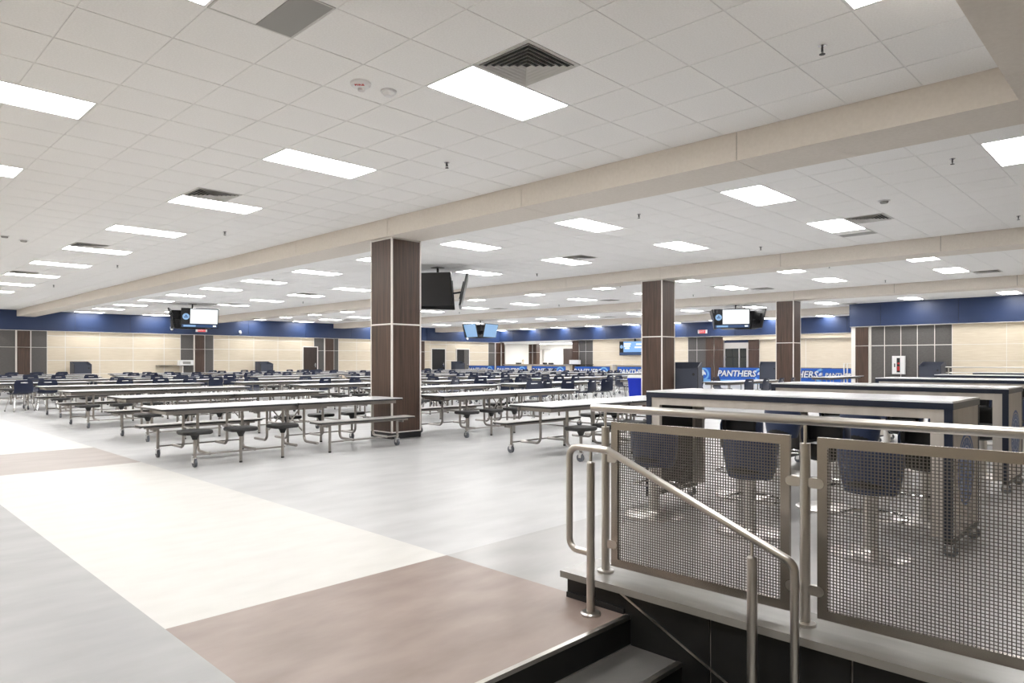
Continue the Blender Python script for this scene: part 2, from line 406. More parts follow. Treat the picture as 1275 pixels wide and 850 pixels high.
# glazed entrance
ent = struct(ob('door_4', MB().box(XF+.02,XF+.08,18.06,18.14,0,2.1).box(XF+.02,XF+.08,19.52,19.6,0,2.1).box(XF+.02,XF+.08,18.14,19.52,2.02,2.10).box(XF+.02,XF+.08,18.14,18.2,0,2.02).box(XF+.02,XF+.08,18.62,18.68,0,2.02).mesh('entrance_frame','satin')))
ob('transom_panel', MB().box(XF+.02,XF+.06,18.06,19.6,2.1,2.36).mesh('transom_panel','satin'), ent); ob('transom_band', MB().box(XF,XF+.05,18.1,19.56,2.36,2.5).mesh('transom_band','navywall'), ent)
for a, e in ((18.2,18.62),(18.68,19.05),(19.05,19.52)):
    for z0, z1 in ((.02,.9),(.92,1.5),(1.52,2.02)): ob('pane', MB().box(XF+.04,XF+.05,a+.015,e-.015,z0+.01,z1-.01).mesh('pane','glass_dark'), ent)
# nearer right wall
wr = struct(ob('wall_right', MB().box(XR+.03, XR+.2, YB, YJ, 0, ZC+.1).box(XR+.03, XF+.3, YJ-.2, YJ-.03, 0, ZC+.1).mesh('wall_right', 'trim')))
fr = struct(ob('trim_9', MB().box(XR-.13, XR+.03, YB, YJ, 2.70, ZC).mesh('fascia_core', 'blackbase')))
yy = [YB, -1.3, 1.2, 3.6, 6.06, 8.73, YJ]
for a, e in zip(yy, yy[1:]): ob('fascia_panel', MB().box(XR-.15, XR-.13, a+.006, e-.006, 2.70, ZC).mesh('fascia_panel', 'navywall'), fr)
ob('fascia_end', MB().box(XR-.15, XF, YJ, YJ+.02, 2.70, ZC).mesh('fascia_end', 'navywall'), fr)
ob('fascia_lip', MB().box(XR-.154, XR+.03, YB, YJ, 2.688, 2.70).mesh('fascia_lip', 'trim'), fr)
def pr(y0, y1, z0, z1, m, name='wall_panel', dx=-.03, g=.014): panel_x(XR, y0, y1, z0, z1, m, wr, name, g, dx)
for z0, z1 in ((.1,1.91),(1.91,2.68)): pr(9.2, 9.72, z0, z1, 'wood', 'pilaster_panel', .05)
ob('pilaster_core', MB().box(XR-.05, XR+.03, 9.16, 9.88, 0, 2.68).mesh('pilaster_core', 'trim'), wr)
for a, e in ((8.64,9.14),(8.05,8.64),(7.47,8.05),(6.88,7.47),(6.3,6.88)):
    pr(a, e, 0, 1.91, 'greypanel'); pr(a, e, 1.91, 2.69, 'greypanel')
for a, e in ((4.61,6.3),(2.9,4.61),(1.2,2.9),(-.5,1.2)):
    for z0, z1 in ((0,.66),(.66,1.30),(1.30,1.91),(1.91,2.69)): pr(a, e, z0, z1, 'beigewall', g=.008)
# unseen sides behind the camera
struct(ob('wall_back', MB().box(XB, XR+.2, YB-.1, YB, PIT-.1, ZC+.1).mesh('wall_back', 'beigewall')))
struct(ob('wall_side', MB().box(XB-.1, XB, YB-.1, YW+.6, PIT-.1, ZC+.1).mesh('wall_side', 'beigewall')))

# ------------------------------------------------------------------ ceiling lights and fittings
lamp_f = MB().box(-.605,.605,-.303,-.285,-.002,.008).box(-.605,.605,.285,.303,-.002,.008).box(-.605,-.587,-.285,.285,-.002,.008).box(.587,.605,-.285,.285,-.002,.008).mesh('lamp_frame','lampframe')
lamp_d = MB().box(-.587,.587,-.285,.285,.001,.006).mesh('lamp_diffuser','lamp')
for b, li, k, cx, cy in lights:
    bl = ['nearest bay','second bay','third bay','fourth bay','farthest bay'][b]
    t = thing('ceiling_light', 'recessed white ceiling light, %s in the %s row of the %s' % (ORD[k+1], ['left','right'][li], bl), 'light', (cx,cy,ZC), 0, 'recessed ceiling lights')
    ob('frame', lamp_f, t); ob('diffuser', lamp_d, t)
vent_b = MB().box(-.275,.275,-.275,.275,.0015,.004).mesh('vent_back','ventdark')
def sqring(a, z0, b_, z1, th=.006):
    m_ = MB(); A = [(-a,-a),(a,-a),(a,a),(-a,a)]; B = [(-b_,-b_),(b_,-b_),(b_,b_),(-b_,b_)]
    vs = [(x,y,z0) for x,y in A]+[(x,y,z1) for x,y in B]+[(x*(1-th/a),y*(1-th/a),z0+.001) for x,y in A]+[(x*(1-th/b_),y*(1-th/b_),z1) for x,y in B]
    fs = []
    for i in range(4):
        j=(i+1)%4; fs += [(i,j,4+j,4+i),(8+j,8+i,12+i,12+j),(j,i,8+i,8+j)]
    return m_._add(vs, fs)
vent_s = [sqring(.272-.044*k, -.017, .258-.044*k, .001, .004).mesh('vent_louvre','vent') for k in range(6)]
vent_fr = MB().box(-.302,.302,-.302,-.27,-.003,.008).box(-.302,.302,.27,.302,-.003,.008).box(-.302,-.27,-.27,.27,-.003,.008).box(.27,.302,-.27,.27,-.003,.008).mesh('vent_frame','vent')
for b, i, j in vents:
    t = thing('air_diffuser', 'square louvred air diffuser, %s along the %s of ceiling' % (ORD[(j-1)//10], ['nearest bay','second bay','third bay','fourth bay'][b]), 'vent', (X0L+b*BAY+(i+.5)*TILE, Y0L+(j+.5)*TILE, ZC), 0, 'square ceiling diffusers')
    ob('frame', vent_fr, t); ob('backing', vent_b, t)
    for m_ in vent_s: ob('louvre', m_, t)
duct_m = MB().box(.03,.29,-.29,.29,-.002,.006).mesh('return_grille','ducttile')
duct_w = MB().box(-.29,.025,-.29,.29,0,.006).mesh('return_filler','tile')
dl = ['plain grey return air grille near the top of the frame','grey return grille beside the large light past the first beam','grey return grille at the right edge beside the bright light','grey return grille in the third bay by the column','grey return grille deep in the second bay']
duct_fr = MB().box(-.302,.302,-.302,-.29,-.003,.008).box(-.302,.302,.29,.302,-.003,.008).box(-.302,-.29,-.29,.29,-.003,.008).box(.29,.302,-.29,.29,-.003,.008).mesh('return_frame','vent')
for (b,i,j), lb in zip(ducts, dl):
    t = thing('return_grille', lb, 'vent', (X0L+b*BAY+(i+.5)*TILE, Y0L+(j+.5)*TILE, ZC), 0, 'return air grilles')
    ob('frame', duct_fr, t); ob('grille', duct_m, t); ob('filler_tile', duct_w, t)
# sprinklers
spr_e = MB().lathe([(.03,0),(.032,-.004),(.018,-.012)], n=12).mesh('sprinkler_rose','chrome')
spr_b = MB().tube([(0,0,-.01),(0,0,-.045)],.008,6).tube([(-.014,0,-.02),(-.016,0,-.05),(0,0,-.062)],.003,5).tube([(.014,0,-.02),(.016,0,-.05),(0,0,-.062)],.003,5).lathe([(.022,-.064),(.022,-.067)], n=10).mesh('sprinkler_body','edge')
for b, x in ((0,5.27),(1,9.27),(1,13.68),(2,17.5),(2,21.9),(3,25.73),(3,29.9)):
    for n, y in enumerate((1.93,6.24,12.46,18.7,25.0)):
        if x > 29 and y < YJ: continue
        t = thing('sprinkler', 'small pendent sprinkler head, %s along the %s side of the %s' % (ORD[n], 'left' if x in (9.27,17.5,25.73) else 'right', ['nearest bay','second bay','third bay','fourth bay'][b]), 'sprinkler', (x,y,ZC), 0, 'ceiling sprinklers')
        ob('rose', spr_e, t); ob('body', spr_b, t)
def text_mesh(txt, size, m, ext=.002, bold=0.0, shear=0.0):
    cu = bpy.data.curves.new('lettering', 'FONT'); cu.body = txt; cu.size = size; cu.extrude = ext; cu.offset = bold; cu.shear = shear
    cu.align_x = 'CENTER'; cu.align_y = 'CENTER'; cu.resolution_u = 2
    o = bpy.data.objects.new('lettering', cu); COL.objects.link(o)
    dg = bpy.context.evaluated_depsgraph_get(); me = bpy.data.meshes.new_from_object(o.evaluated_get(dg))
    COL.objects.unlink(o); bpy.data.objects.remove(o); bpy.data.curves.remove(cu)
    me.materials.clear(); me.materials.append(M[m]); return me
t = thing('fire_strobe', 'round white ceiling fire alarm strobe with red lettering', 'alarm', (3.25,4.97,ZC))
ob('base', MB().lathe([(.085,0),(.085,-.02),(.07,-.035),(.03,-.04)], n=20).mesh('strobe_base','whiteplastic'), t)
ob('lens', MB().lathe([(.03,-.038),(.028,-.06),(.01,-.066)], cx=.018, cy=.018, n=12).mesh('strobe_lens','satin'), t)
l_ = ob('lettering', text_mesh('FIRE', .045, 'red', .001, .001), t, (-.036,-.036,-.0395)); l_.rotation_euler = (math.pi, 0, YAW-math.pi/2)
t = thing('smoke_detector', 'round white smoke detector beside the fire strobe', 'detector', (3.52,4.95,ZC))
ob('base', MB().lathe([(.07,0),(.07,-.015)], n=20).mesh('smoke_base','whiteplastic'), t); ob('chamber', MB().lathe([(.055,-.015),(.05,-.028),(.035,-.045),(.02,-.047)], n=20).mesh('smoke_chamber','whiteplastic'), t)
for n, (x,y) in enumerate(((2.55,15.8),(2.9,16.1),(11.0,3.15))):
    t = thing('smoke_detector', ['small smoke detector high at the far left ceiling','second small detector at the far left ceiling','slim ceiling sensor past the first beam on the right'][n], 'detector', (x,y,ZC))
    ob('base', MB().lathe([(.08,0),(.08,-.015)], n=16).mesh('smoke_base','whiteplastic'), t); ob('chamber', MB().lathe([(.06,-.015),(.05,-.04)], n=16).mesh('smoke_chamber','ducttile'), t)

# ------------------------------------------------------------------ columns under the beams
def column(x, y, label):
    a, h, zj = .30, ZB, 1.905
    t = thing('column', label, 'column', (x, y, 0), 0, 'brown panelled columns')
    ob('core', MB().box(-a+.012,a-.012,-a+.012,a-.012,0,h-.002).mesh('column_core','trim'), t)
    ob('plinth', MB().box(-a-.002,a+.002,-a-.002,a+.002,0,.10).mesh('column_plinth','blackbase'), t)
    for k in range(4):
        for z0, z1 in ((.118, zj-.012), (zj+.012, h-.03)):
            o = ob('panel', MB().box(-a+.022,a-.022,-a-.002,-a+.014,z0,z1).mesh('column_panel','wood'), t); o.rotation_euler = (0,0,k*math.pi/2)
        o = ob('corner_trim', MB().box(-a-.006,-a+.02,-a-.006,-a+.02,.10,h-.004).mesh('column_corner','trim'), t); o.rotation_euler = (0,0,k*math.pi/2)
        o = ob('joint_trim', MB().box(-a+.02,a-.02,-a-.004,-a+.012,zj-.012,zj+.012).mesh('column_joint','trim'), t); o.rotation_euler = (0,0,k*math.pi/2)
        o = ob('base_trim', MB().box(-a+.02,a-.02,-a-.004,-a+.012,.10,.118).mesh('column_base_trim','trim'), t); o.rotation_euler = (0,0,k*math.pi/2)
column(7.02, 9.66, 'nearest dark brown panelled square column with pale metal trim')
column(15.22, 9.66, 'middle dark brown column next to the navy bin and blue tub')
column(23.45, 9.72, 'farthest dark brown free-standing column, right of centre')

# ------------------------------------------------------------------ railing on the low wall
RX, ZCAP, ZR = 3.05, .14, 1.035
rl = thing('railing', 'brushed steel guard railing with wire mesh panels on the stone curb', 'railing', (RX, 1.2, ZCAP))
def L(x, y, z): return (x-RX, y-1.2, z-ZCAP)
def rpart(name, mb, m, parent=None):
    me = mb.mesh(name, m)
    me.transform(Matrix.Translation((-RX, -1.2, -ZCAP)))
    return ob(name, me, parent or rl)
rpart('top_rail', MB().tube([(RX,2.36,ZR),(RX,1.2,ZR),(RX,-.12,ZR)], .021, 14), 'steel')
for y in (2.27, 1.19, .02):
    p = rpart('post', MB().tube([(RX,y,ZCAP),(RX,y,.935)], .0225, 14), 'steel')
    rpart('base_flange', MB().lathe([(.045,ZCAP),(.045,ZCAP+.012),(.024,ZCAP+.016)], RX, y, 20), 'steel', None)
    rpart('rail_stem', MB().tube([(RX,y,.93),(RX,y,ZR-.015)], .007, 8), 'steel')
    for side in (-1, 1):
        if (y > 2 and side > 0) or (y < .1 and side < 0): continue
        for z in (.76, .30):
            rpart('panel_clip', MB().prism(rrect(-.0+0, .062, -.022, .022, .020), -.009, .009), 'steel').matrix_local = \
                Matrix.Translation(L(RX, y+side*.012, z)) @ Matrix(((0,0,1,0),(side,0,0,0),(0,1,0,0),(0,0,0,1))) if False else Matrix.Identity(4)
# clips are re-made directly in place (flat rounded tabs in the y-z plane)
for o in [c for c in rl.children if c.name.startswith('panel_clip')]: bpy.data.objects.remove(o)
def tab(y, z, s):
    mb = MB(); pts = rrect(0, .07, -.022, .022, .021, 5); n = len(pts)
    vs = [(RX-.012, y+s*a, z+b) for a, b in pts] + [(RX+.012, y+s*a, z+b) for a, b in pts]
    mb._add(vs, [tuple(range(n)), tuple(range(2*n-1, n-1, -1))] + [(i,(i+1)%n,(i+1)%n+n,i+n) for i in range(n)])
    return mb
for y, s in ((2.27,-1),(1.19,1),(1.19,-1),(.02,1)):
    for z in (.765, .30):
        c = rpart('panel_clip', tab(y+s*.012, z, s), 'steel')
def mesh_panel(y0, y1, z0, z1):
    fw = .042
    mb = MB()   # mitred flat frame
    for (ya,za,yb,zb,yc,zc_,yd,zd) in ((y0,z0,y1,z0,y1-fw,z0+fw,y0+fw,z0+fw),(y1,z0,y1,z1,y1-fw,z1-fw,y1-fw,z0+fw),(y1,z1,y0,z1,y0+fw,z1-fw,y1-fw,z1-fw),(y0,z1,y0,z0,y0+fw,z0+fw,y0+fw,z1-fw)):
        q = [(ya,za),(yb,zb),(yc,zc_),(yd,zd)]
        vs = [(RX-.010,a,b) for a,b in q] + [(RX+.010,a,b) for a,b in q]
        mb._add(vs, [(0,1,2,3),(7,6,5,4),(0,4,5,1),(1,5,6,2),(2,6,7,3),(3,7,4,0)])
    f = rpart('panel_frame', mb, 'frame_steel')
    wm = MB(); pitch, r = .0135, .0017
    y = y0+fw+pitch*.6
    while y < y1-fw: wm.box(RX-.0045, RX-.0008, y-r, y+r, z0+fw-.004, z1-fw+.004); y += pitch
    z = z0+fw+pitch*.6
    while z < z1-fw: wm.box(RX-.0008, RX+.003, y0+fw-.004, y1-fw+.004, z-r, z+r); z += pitch
    m_ = rpart('wire_mesh', wm, 'wire'); m_['kind'] = 'stuff'
    return f
mesh_panel(1.255, 2.225, .185, .965)
mesh_panel(.075, 1.135, .185, .965)

# stair handrail
HX = 2.79
hr = thing('stair_handrail', 'brushed steel stair handrail with looped end beside the steps', 'handrail', (HX, 2.17, 0))
def hpart(name, mb, m='steel'):
    me = mb.mesh(name, m); me.transform(Matrix.Translation((-HX, -2.17, 0))); return ob(name, me, hr)
SL = (.845-.49)/(2.06-1.18)
pts = path([(HX,2.17,.315),(HX,2.31,.315),(HX,2.31,.848),(HX,2.06,.848),(HX,1.13,.848-SL*.93),(HX,1.13,-.16),(HX,1.31,-.16)], .055, 6)
hpart('rail', MB().tube(pts, .0175, 14))
for y, z0, z1, zt in ((2.17, 0, .775, .835), (1.31, PIT, .462, .848-SL*.75-.012)):
    hpart('post', MB().tube([(HX,y,z0),(HX,y,z1)], .0215, 14))
    hpart('base_flange', MB().lathe([(.052,z0),(.052,z0+.010),(.046,z0+.016),(.023,z0+.018)], HX, y, 20))
    hpart('rail_stem', MB().tube([(HX,y,z1-.005),(HX,y,zt)], .007, 8))
    hpart('post_cap', MB().lathe([(.0215,z1),(.018,z1+.006),(.008,z1+.008)], HX, y, 14))

# ------------------------------------------------------------------ bar-height tables with round emblems
def emblem(r):
    """round crest: ring, inner disc and pale vertical strokes, lying in the x-z plane facing -y"""
    def disc(r0, r1, y, n=40):
        mb = MB(); vs = []; fs = []
        for k in range(n):
            a = 2*math.pi*k/n; vs += [(r0*math.cos(a), y, r0*math.sin(a)), (r1*math.cos(a), y, r1*math.sin(a))]
        for k in range(n): j=(k+1)%n; fs.append((2*k,2*k+1,2*j+1,2*j))
        return mb._add(vs, fs)
    A = disc(r*.90, r, -.0012); A.v += []; 
    B = disc(.0005, r*.86, -.0010)
    C = MB()
    for k in range(24):
        a = 2*math.pi*k/24; ra, rb = r*.70, r*.82
        t_ = .035
        C._add([(ra*math.cos(a-t_),-.0016,ra*math.sin(a-t_)),(rb*math.cos(a-t_),-.0016,rb*math.sin(a-t_)),(rb*math.cos(a+t_),-.0016,rb*math.sin(a+t_)),(ra*math.cos(a+t_),-.0016,ra*math.sin(a+t_))],[(0,1,2,3)])
    inner = disc(r*.60, r*.65, -.0016); n0 = len(C.v); C._add(inner.v, inner.f)
    for x, h0, h1 in ((-.36,-.2,.35),(-.2,-.42,.05),(-.06,-.1,.5),(.1,-.48,-.05),(.1,.1,.46),(.24,-.3,.3),(.38,-.1,.22)):
        C._add([((x-.035)*r,-.0016,h0*r),((x+.035)*r,-.0016,h0*r),((x+.06)*r,-.0016,h1*r),((x-.01)*r,-.0016,h1*r)],[(0,1,2,3)])
    return A.mesh('emblem_ring','emblem_blue'), B.mesh('emblem_disc','emblem_blue'), C.mesh('emblem_strokes','emblem_pale')
EM = emblem(.25)
BL, BW, BH = 2.34, .80, 1.03
def caster_mb(x, y, z=.0, r=.05, wd=.028):
    return MB().tube([(x-wd/2,y,z+r),(x+wd/2,y,z+r)], r, 14)
def bar_table(x, y, label):
    """x = near side edge, y = right end (nearest the frame edge); runs along +y"""
    t = thing('bar_table', label, 'table', (x, y, 0), 0, 'tall bar tables')
    ob('tabletop', MB().box(0, BW, 0, BL, BH-.012, BH).mesh('bar_top','laminate'), t)
    ob('top_edge', MB().box(-.003, BW+.003, -.003, BL+.003, BH-.055, BH-.012).mesh('bar_top_edge','bar_edge'), t)
    for k, y0 in enumerate((.0, BL-.05)):
        e = ob('end_panel', MB().box(.02, BW-.02, y0+.004, y0+.046, .13, BH-.055).mesh('bar_end','bar_oak'), t)
        ob('corner_edge', MB().box(-.003,.02,y0,y0+.05,.13,BH-.055).mesh('bar_corner','bar_edge'), e)
        ob('corner_edge', MB().box(BW-.02,BW+.003,y0,y0+.05,.13,BH-.055).mesh('bar_corner','bar_edge'), e)
        ob('foot_rail', MB().box(.0,BW,y0-.0,y0+.05,.095,.13).mesh('bar_foot','edge'), e)
        yi = y0+.046 if k == 0 else y0-.0
        ob('inner_face', MB().box(.09,BW-.09,yi,yi+.004,.14,BH-.06).mesh('bar_inner','vinyl_black'), e)
        if k == 0:
            for m_, nm in zip(EM, ('emblem_ring','emblem_disc','emblem_strokes')):
                ob(nm, m_, e, (BW/2, .004, .55))
        for xx in (.06, BW-.06):
            c = ob('caster', caster_mb(xx, y0+.025, 0, .045).mesh('bar_wheel','wheel'), t)
            ob('fork', MB().box(xx-.026,xx-.018,y0+.005,y0+.045,.04,.10).box(xx+.018,xx+.026,y0+.005,y0+.045,.04,.10).box(xx-.026,xx+.026,y0+.0,y0+.05,.088,.098).mesh('bar_fork','chrome'), c)
    for xx in (.004, BW-.044):
        ob('apron', MB().box(xx, xx+.04, .05, BL-.05, BH-.118, BH-.055).mesh('bar_apron','bar_oak'), t)
        for yy0 in (.05, BL-.13): ob('side_stile', MB().box(xx, xx+.04, yy0, yy0+.08, .13, BH-.118).mesh('bar_stile','bar_oak'), t)
    return t
bl_ = ['tall white-topped bar table nearest the railing with blue round emblem','second tall bar table, directly behind the railing-side one','third tall bar table from the railing','fourth tall bar table from the railing','farthest tall bar table in front of the beige wall']
BT = [(5.20,1.08),(8.10,1.22),(11.75,1.15),(15.3,1.15),(18.7,1.15)]
for (x,y), lb in zip(BT, bl_): bar_table(x, y, lb)
# stools: round base, post, foot ring, bucket seat; built facing +x
def stool_proto():
    t = thing('bar_stool', '', 'stool', (0,0,0), 0, 'swivel bar stools')
    ob('base', MB().lathe([(.245,0),(.245,.012),(.22,.022),(.06,.034),(.05,.05)], n=32).mesh('stool_base','satin'), t)
    ob('post', MB().lathe([(.047,.03),(.047,.46)], n=20).mesh('stool_post','satin'), t)
    ring = [(-.03,-.05,.25)] + [(.06+.20*math.cos(a), .20*math.sin(a), .25) for a in [R(-110+220*k/14) for k in range(15)]] + [(-.03,.05,.25)]
    ob('foot_ring', MB().tube(ring, .011, 8).mesh('stool_ring','chrome'), t)
    ob('seat_plate', MB().lathe([(.05,.41),(.12,.425),(.14,.44)], n=20).mesh('stool_plate','edge'), t)
    # seat cushion
    mb = MB(); prof = [(.02,.44),(.15,.44),(.178,.47),(.182,.545),(.17,.58),(.13,.595),(.02,.598)]
    ob('seat_pad', mb.lathe(prof, .02, 0, 28).mesh('stool_pad','vinyl_black'), t)
    def shell(r_in, r_out, zb, zt, name, m, a0=112, top_drop=.07):
        N, Z = 22, 8; vs = []; fs = []
        for side in (0,1):
            for j in range(Z+1):
                tz = j/Z
                for k in range(N+1):
                    a = R(180 - a0 + 2*a0*k/N); e = abs(2*k/N-1)
                    ztop = zt - top_drop*e**2.2
                    z = zb + .03*e*0 + (ztop-zb)*tz
                    rr = (r_out if side else r_in)
                    tp = .80 + .20*min(1, tz*1.6)**.7           # tucks in towards the bottom
                    if side and tz > .9: rr -= .014*(tz-.9)/.1
                    if not side and tz > .9: rr += .010*(tz-.9)/.1
                    bulge = 1 - .06*e**6
                    vs.append((rr*tp*bulge*math.cos(a)*.95+.02, rr*tp*bulge*math.sin(a), z))
        W = N+1; O = (Z+1)*W
        for j in range(Z):
            for k in range(N):
                fs.append((j*W+k, j*W+k+1, (j+1)*W+k+1, (j+1)*W+k)); fs.append((O+j*W+k+1, O+j*W+k, O+(j+1)*W+k, O+(j+1)*W+k+1))
        for k in range(N): fs.append((Z*W+k, Z*W+k+1, O+Z*W+k+1, O+Z*W+k)); fs.append((k+1, k, O+k, O+k+1))
        for j in range(Z): fs.append((j*W, (j+1)*W, O+(j+1)*W, O+j*W)); fs.append(((j+1)*W+N, j*W+N, O+j*W+N, O+(j+1)*W+N))
        return ob(name, MB()._add(vs, fs).mesh('stool_'+name, m, 50), t)
    shell(.186, .208, .42, .765, 'back_shell', 'vinyl_navy', 104, .045)
    shell(.155, .187, .55, .772, 'back_pad', 'vinyl_black', 102, .045)
    return t
proto = stool_proto()
spots = []
for bi, (x, y) in enumerate(BT):
    for k in range(3):
        spots.append((x-.255, y+.42+.84*k, 0, bi, 'near', k)); spots.append((x+BW+.25, y+.40+.78*k, math.pi, bi, 'far', k))
tb = ['railing-side bar table','second bar table','third bar table','fourth bar table','farthest bar table']
for n, (x, y, rz, bi, sd, k) in enumerate(spots):
    o = proto if n == 0 else copy_tree(proto)
    o.location = (x, y, 0); o.rotation_euler = (0, 0, rz + random.uniform(-.06,.06))
    o['label'] = 'navy bucket bar stool, %s from right, %s side of %s' % (ORD[k], sd, tb[bi])

# ------------------------------------------------------------------ mobile cafeteria tables
TL, TW, TH = 3.60, .80, .71
def shared(name, mb, m): return mb.mesh(name, m)
half = TL/2 - .006
me_top = [MB().prism(rrect(-TL/2 if s < 0 else .006, -.006 if s < 0 else TL/2, -TW/2, TW/2, .05), TH-.008, TH).mesh('cafe_top','laminate') for s in (-1,1)]
me_edge = [MB().prism(rrect(-TL/2-.003 if s < 0 else .003, -.003 if s < 0 else TL/2+.003, -TW/2-.003, TW/2+.003, .05), TH-.030, TH-.008).mesh('cafe_edge','edge') for s in (-1,1)]
me_apron = [MB().box(min(s*.05,s*1.72),max(s*.05,s*1.72),-.30,-.27,TH-.085,TH-.03).box(min(s*.05,s*1.72),max(s*.05,s*1.72),.27,.30,TH-.085,TH-.03).box(min(s*1.66,s*1.70),max(s*1.66,s*1.70),-.27,.27,TH-.085,TH-.03).mesh('cafe_apron','leg_steel') for s in (-1,1)]
SY = .62     # seat centre line
def cross_leg(x):
    """bent tube: from one side's low stretcher up to the table underside"""
    return MB().tube(path([(x,.24,TH-.04),(x,.24,.15),(x,SY,.15)], .08, 5), .019, 8).tube(path([(x,-.24,TH-.04),(x,-.24,.15),(x,-SY,.15)], .08, 5), .019, 8).tube([(x,-.24,.42),(x,.24,.42)], .010, 6)
LEGX = (-1.32, -.74, -.16, .16, .74, 1.32)
me_leg = [cross_leg(x).mesh('cafe_leg','leg_steel') for x in LEGX]
me_fold = MB().tube([(-.15,-.2,TH-.06),(.15,-.2,.30)], .010, 6).tube([(.15,-.2,TH-.06),(-.15,-.2,.30)], .010, 6).tube([(-.15,.2,TH-.06),(.15,.2,.30)], .010, 6).tube([(.15,.2,TH-.06),(-.15,.2,.30)], .010, 6).box(-.17,.17,-.25,.25,TH-.09,TH-.05).mesh('cafe_fold','leg_steel')
def pad_mb():
    mb = MB(); o0 = rrect(-.178,.178,-.165,.165,.075,5); n = len(o0)
    lv = [(.92,.405),(1.0,.418),(1.0,.442),(.95,.454),(.6,.4575)]
    vs = [(x*k, y*k, z) for k, z in lv for x, y in o0]
    fs = [(j*n+i, j*n+(i+1)%n, (j+1)*n+(i+1)%n, (j+1)*n+i) for j in range(len(lv)-1) for i in range(n)]
    fs += [tuple(range(n-1,-1,-1)), tuple((len(lv)-1)*n+i for i in range(n))]
    return mb._add(vs, fs)
me_pad = pad_mb().mesh('stool_seat','rubber')
me_hub = MB().lathe([(.062,.415),(.05,.385),(.032,.345),(.03,.335)], n=14).mesh('seat_hub','rubber')
me_post_g = MB().tube([(0,0,.02),(0,0,.345)], .0195, 10).mesh('seat_post','leg_steel')
me_glide = MB().lathe([(.02,0),(.02,.018),(.017,.03)], n=10).mesh('glide','rubber')
me_post_c = MB().tube([(0,0,.105),(0,0,.345)], .0195, 10).mesh('seat_post_c','leg_steel')
me_fork = MB().box(-.025,.025,-.03,.03,.105,.118).box(-.025,-.017,-.02,.025,.05,.108).box(.017,.025,-.02,.025,.05,.108).mesh('caster_fork','chrome')
me_wheel = MB().tube([(-.015,.008,.052),(.015,.008,.052)], .052, 16).mesh('caster_wheel','wheel')
me_brace = MB().tube(path([(0,.0,.20),(0,-.10,.15),(0,-.16,.15)], .03, 3), .010, 6).mesh('seat_brace','leg_steel')
me_bench = MB().prism(rrect(-.83,.83,-.14,.14,.04), .436, .446).mesh('bench_top','benchtop')
me_bedge = MB().prism(rrect(-.832,.832,-.142,.142,.04), .420, .436).mesh('bench_edge','edge')
me_bframe = MB().box(-.74,.74,-.06,-.03,.385,.42).box(-.74,.74,.03,.06,.385,.42).box(-.66,-.62,-.06,.06,.36,.40).box(.62,.66,-.06,.06,.36,.40).mesh('bench_frame','leg_steel')
me_bpost_c = MB().tube([(0,0,.105),(0,0,.39)], .0195, 10).mesh('bench_post_c','leg_steel')
me_bpost_g = MB().tube([(0,0,.02),(0,0,.39)], .0195, 10).mesh('bench_post','leg_steel')
me_bar = MB().tube([(-.60,0,.15),(.60,0,.15)], .011, 6).mesh('low_bar','leg_steel')
def bench_table_proto():
    t = thing('cafeteria_table', '', 'table', (0,0,0), 0, 'folding cafeteria tables with seats')
    for i in (0,1):
        p = ob('tabletop', me_top[i], t); ob('top_edge', me_edge[i], p); ob('apron', me_apron[i], t)
    for m_ in me_leg: ob('leg_frame', m_, t)
    ob('fold_brace', me_fold, t)
    for sx in (-1, 1):
        for sy in (-1, 1):
            y = sy*SY
            if sx*sy > 0:                       # three stools
                for k in range(3):
                    x = sx*(.36+.57*k)
                    s_ = ob('stool_seat', me_pad, t, (x,y,0)); ob('hub', me_hub, s_)
                    if k == 2:
                        ob('seat_post', me_post_c, s_); c = ob('caster', me_wheel, t, (x,y,0)); ob('fork', me_fork, c)
                    else:
                        ob('seat_post', me_post_g, s_); ob('glide', me_glide, s_)
            else:
                b = ob('bench', me_bench, t, (sx*.93,y,0)); ob('bench_edge', me_bedge, b); ob('bench_frame', me_bframe, b)
                ob('bench_post', me_bpost_g, b, (-sx*.58,0,0)); ob('bench_post', me_bpost_c, b, (sx*.58,0,0)); ob('glide', me_glide, b, (-sx*.58,0,0))
                c = ob('caster', me_wheel, t, (sx*1.51,y,0)); ob('fork', me_fork, c)
            ob('low_bar', me_bar, t, (sx*.93, y, 0))
    return t
def plain_table_proto():
    t = thing('cafeteria_table', '', 'table', (0,0,0), 0, 'plain cafeteria tables with chairs')
    for i in (0,1):
        p = ob('tabletop', me_top[i], t); ob('top_edge', me_edge[i], p); ob('apron', me_apron[i], t)
    for x in (-1.45, -.35, .35, 1.45):
        l_ = ob('leg_frame', MB().tube(path([(x,-.26,.10),(x,-.26,TH-.04)], .02, 2), .014, 8).tube([(x,.26,.10),(x,.26,TH-.04)], .014, 8).tube([(x,-.26,.16),(x,.26,.16)], .012, 6).mesh('plain_leg','leg_steel'), t)
        for y in (-.26,.26):
            c = ob('caster', me_wheel, t, (x,y,0))
    return t
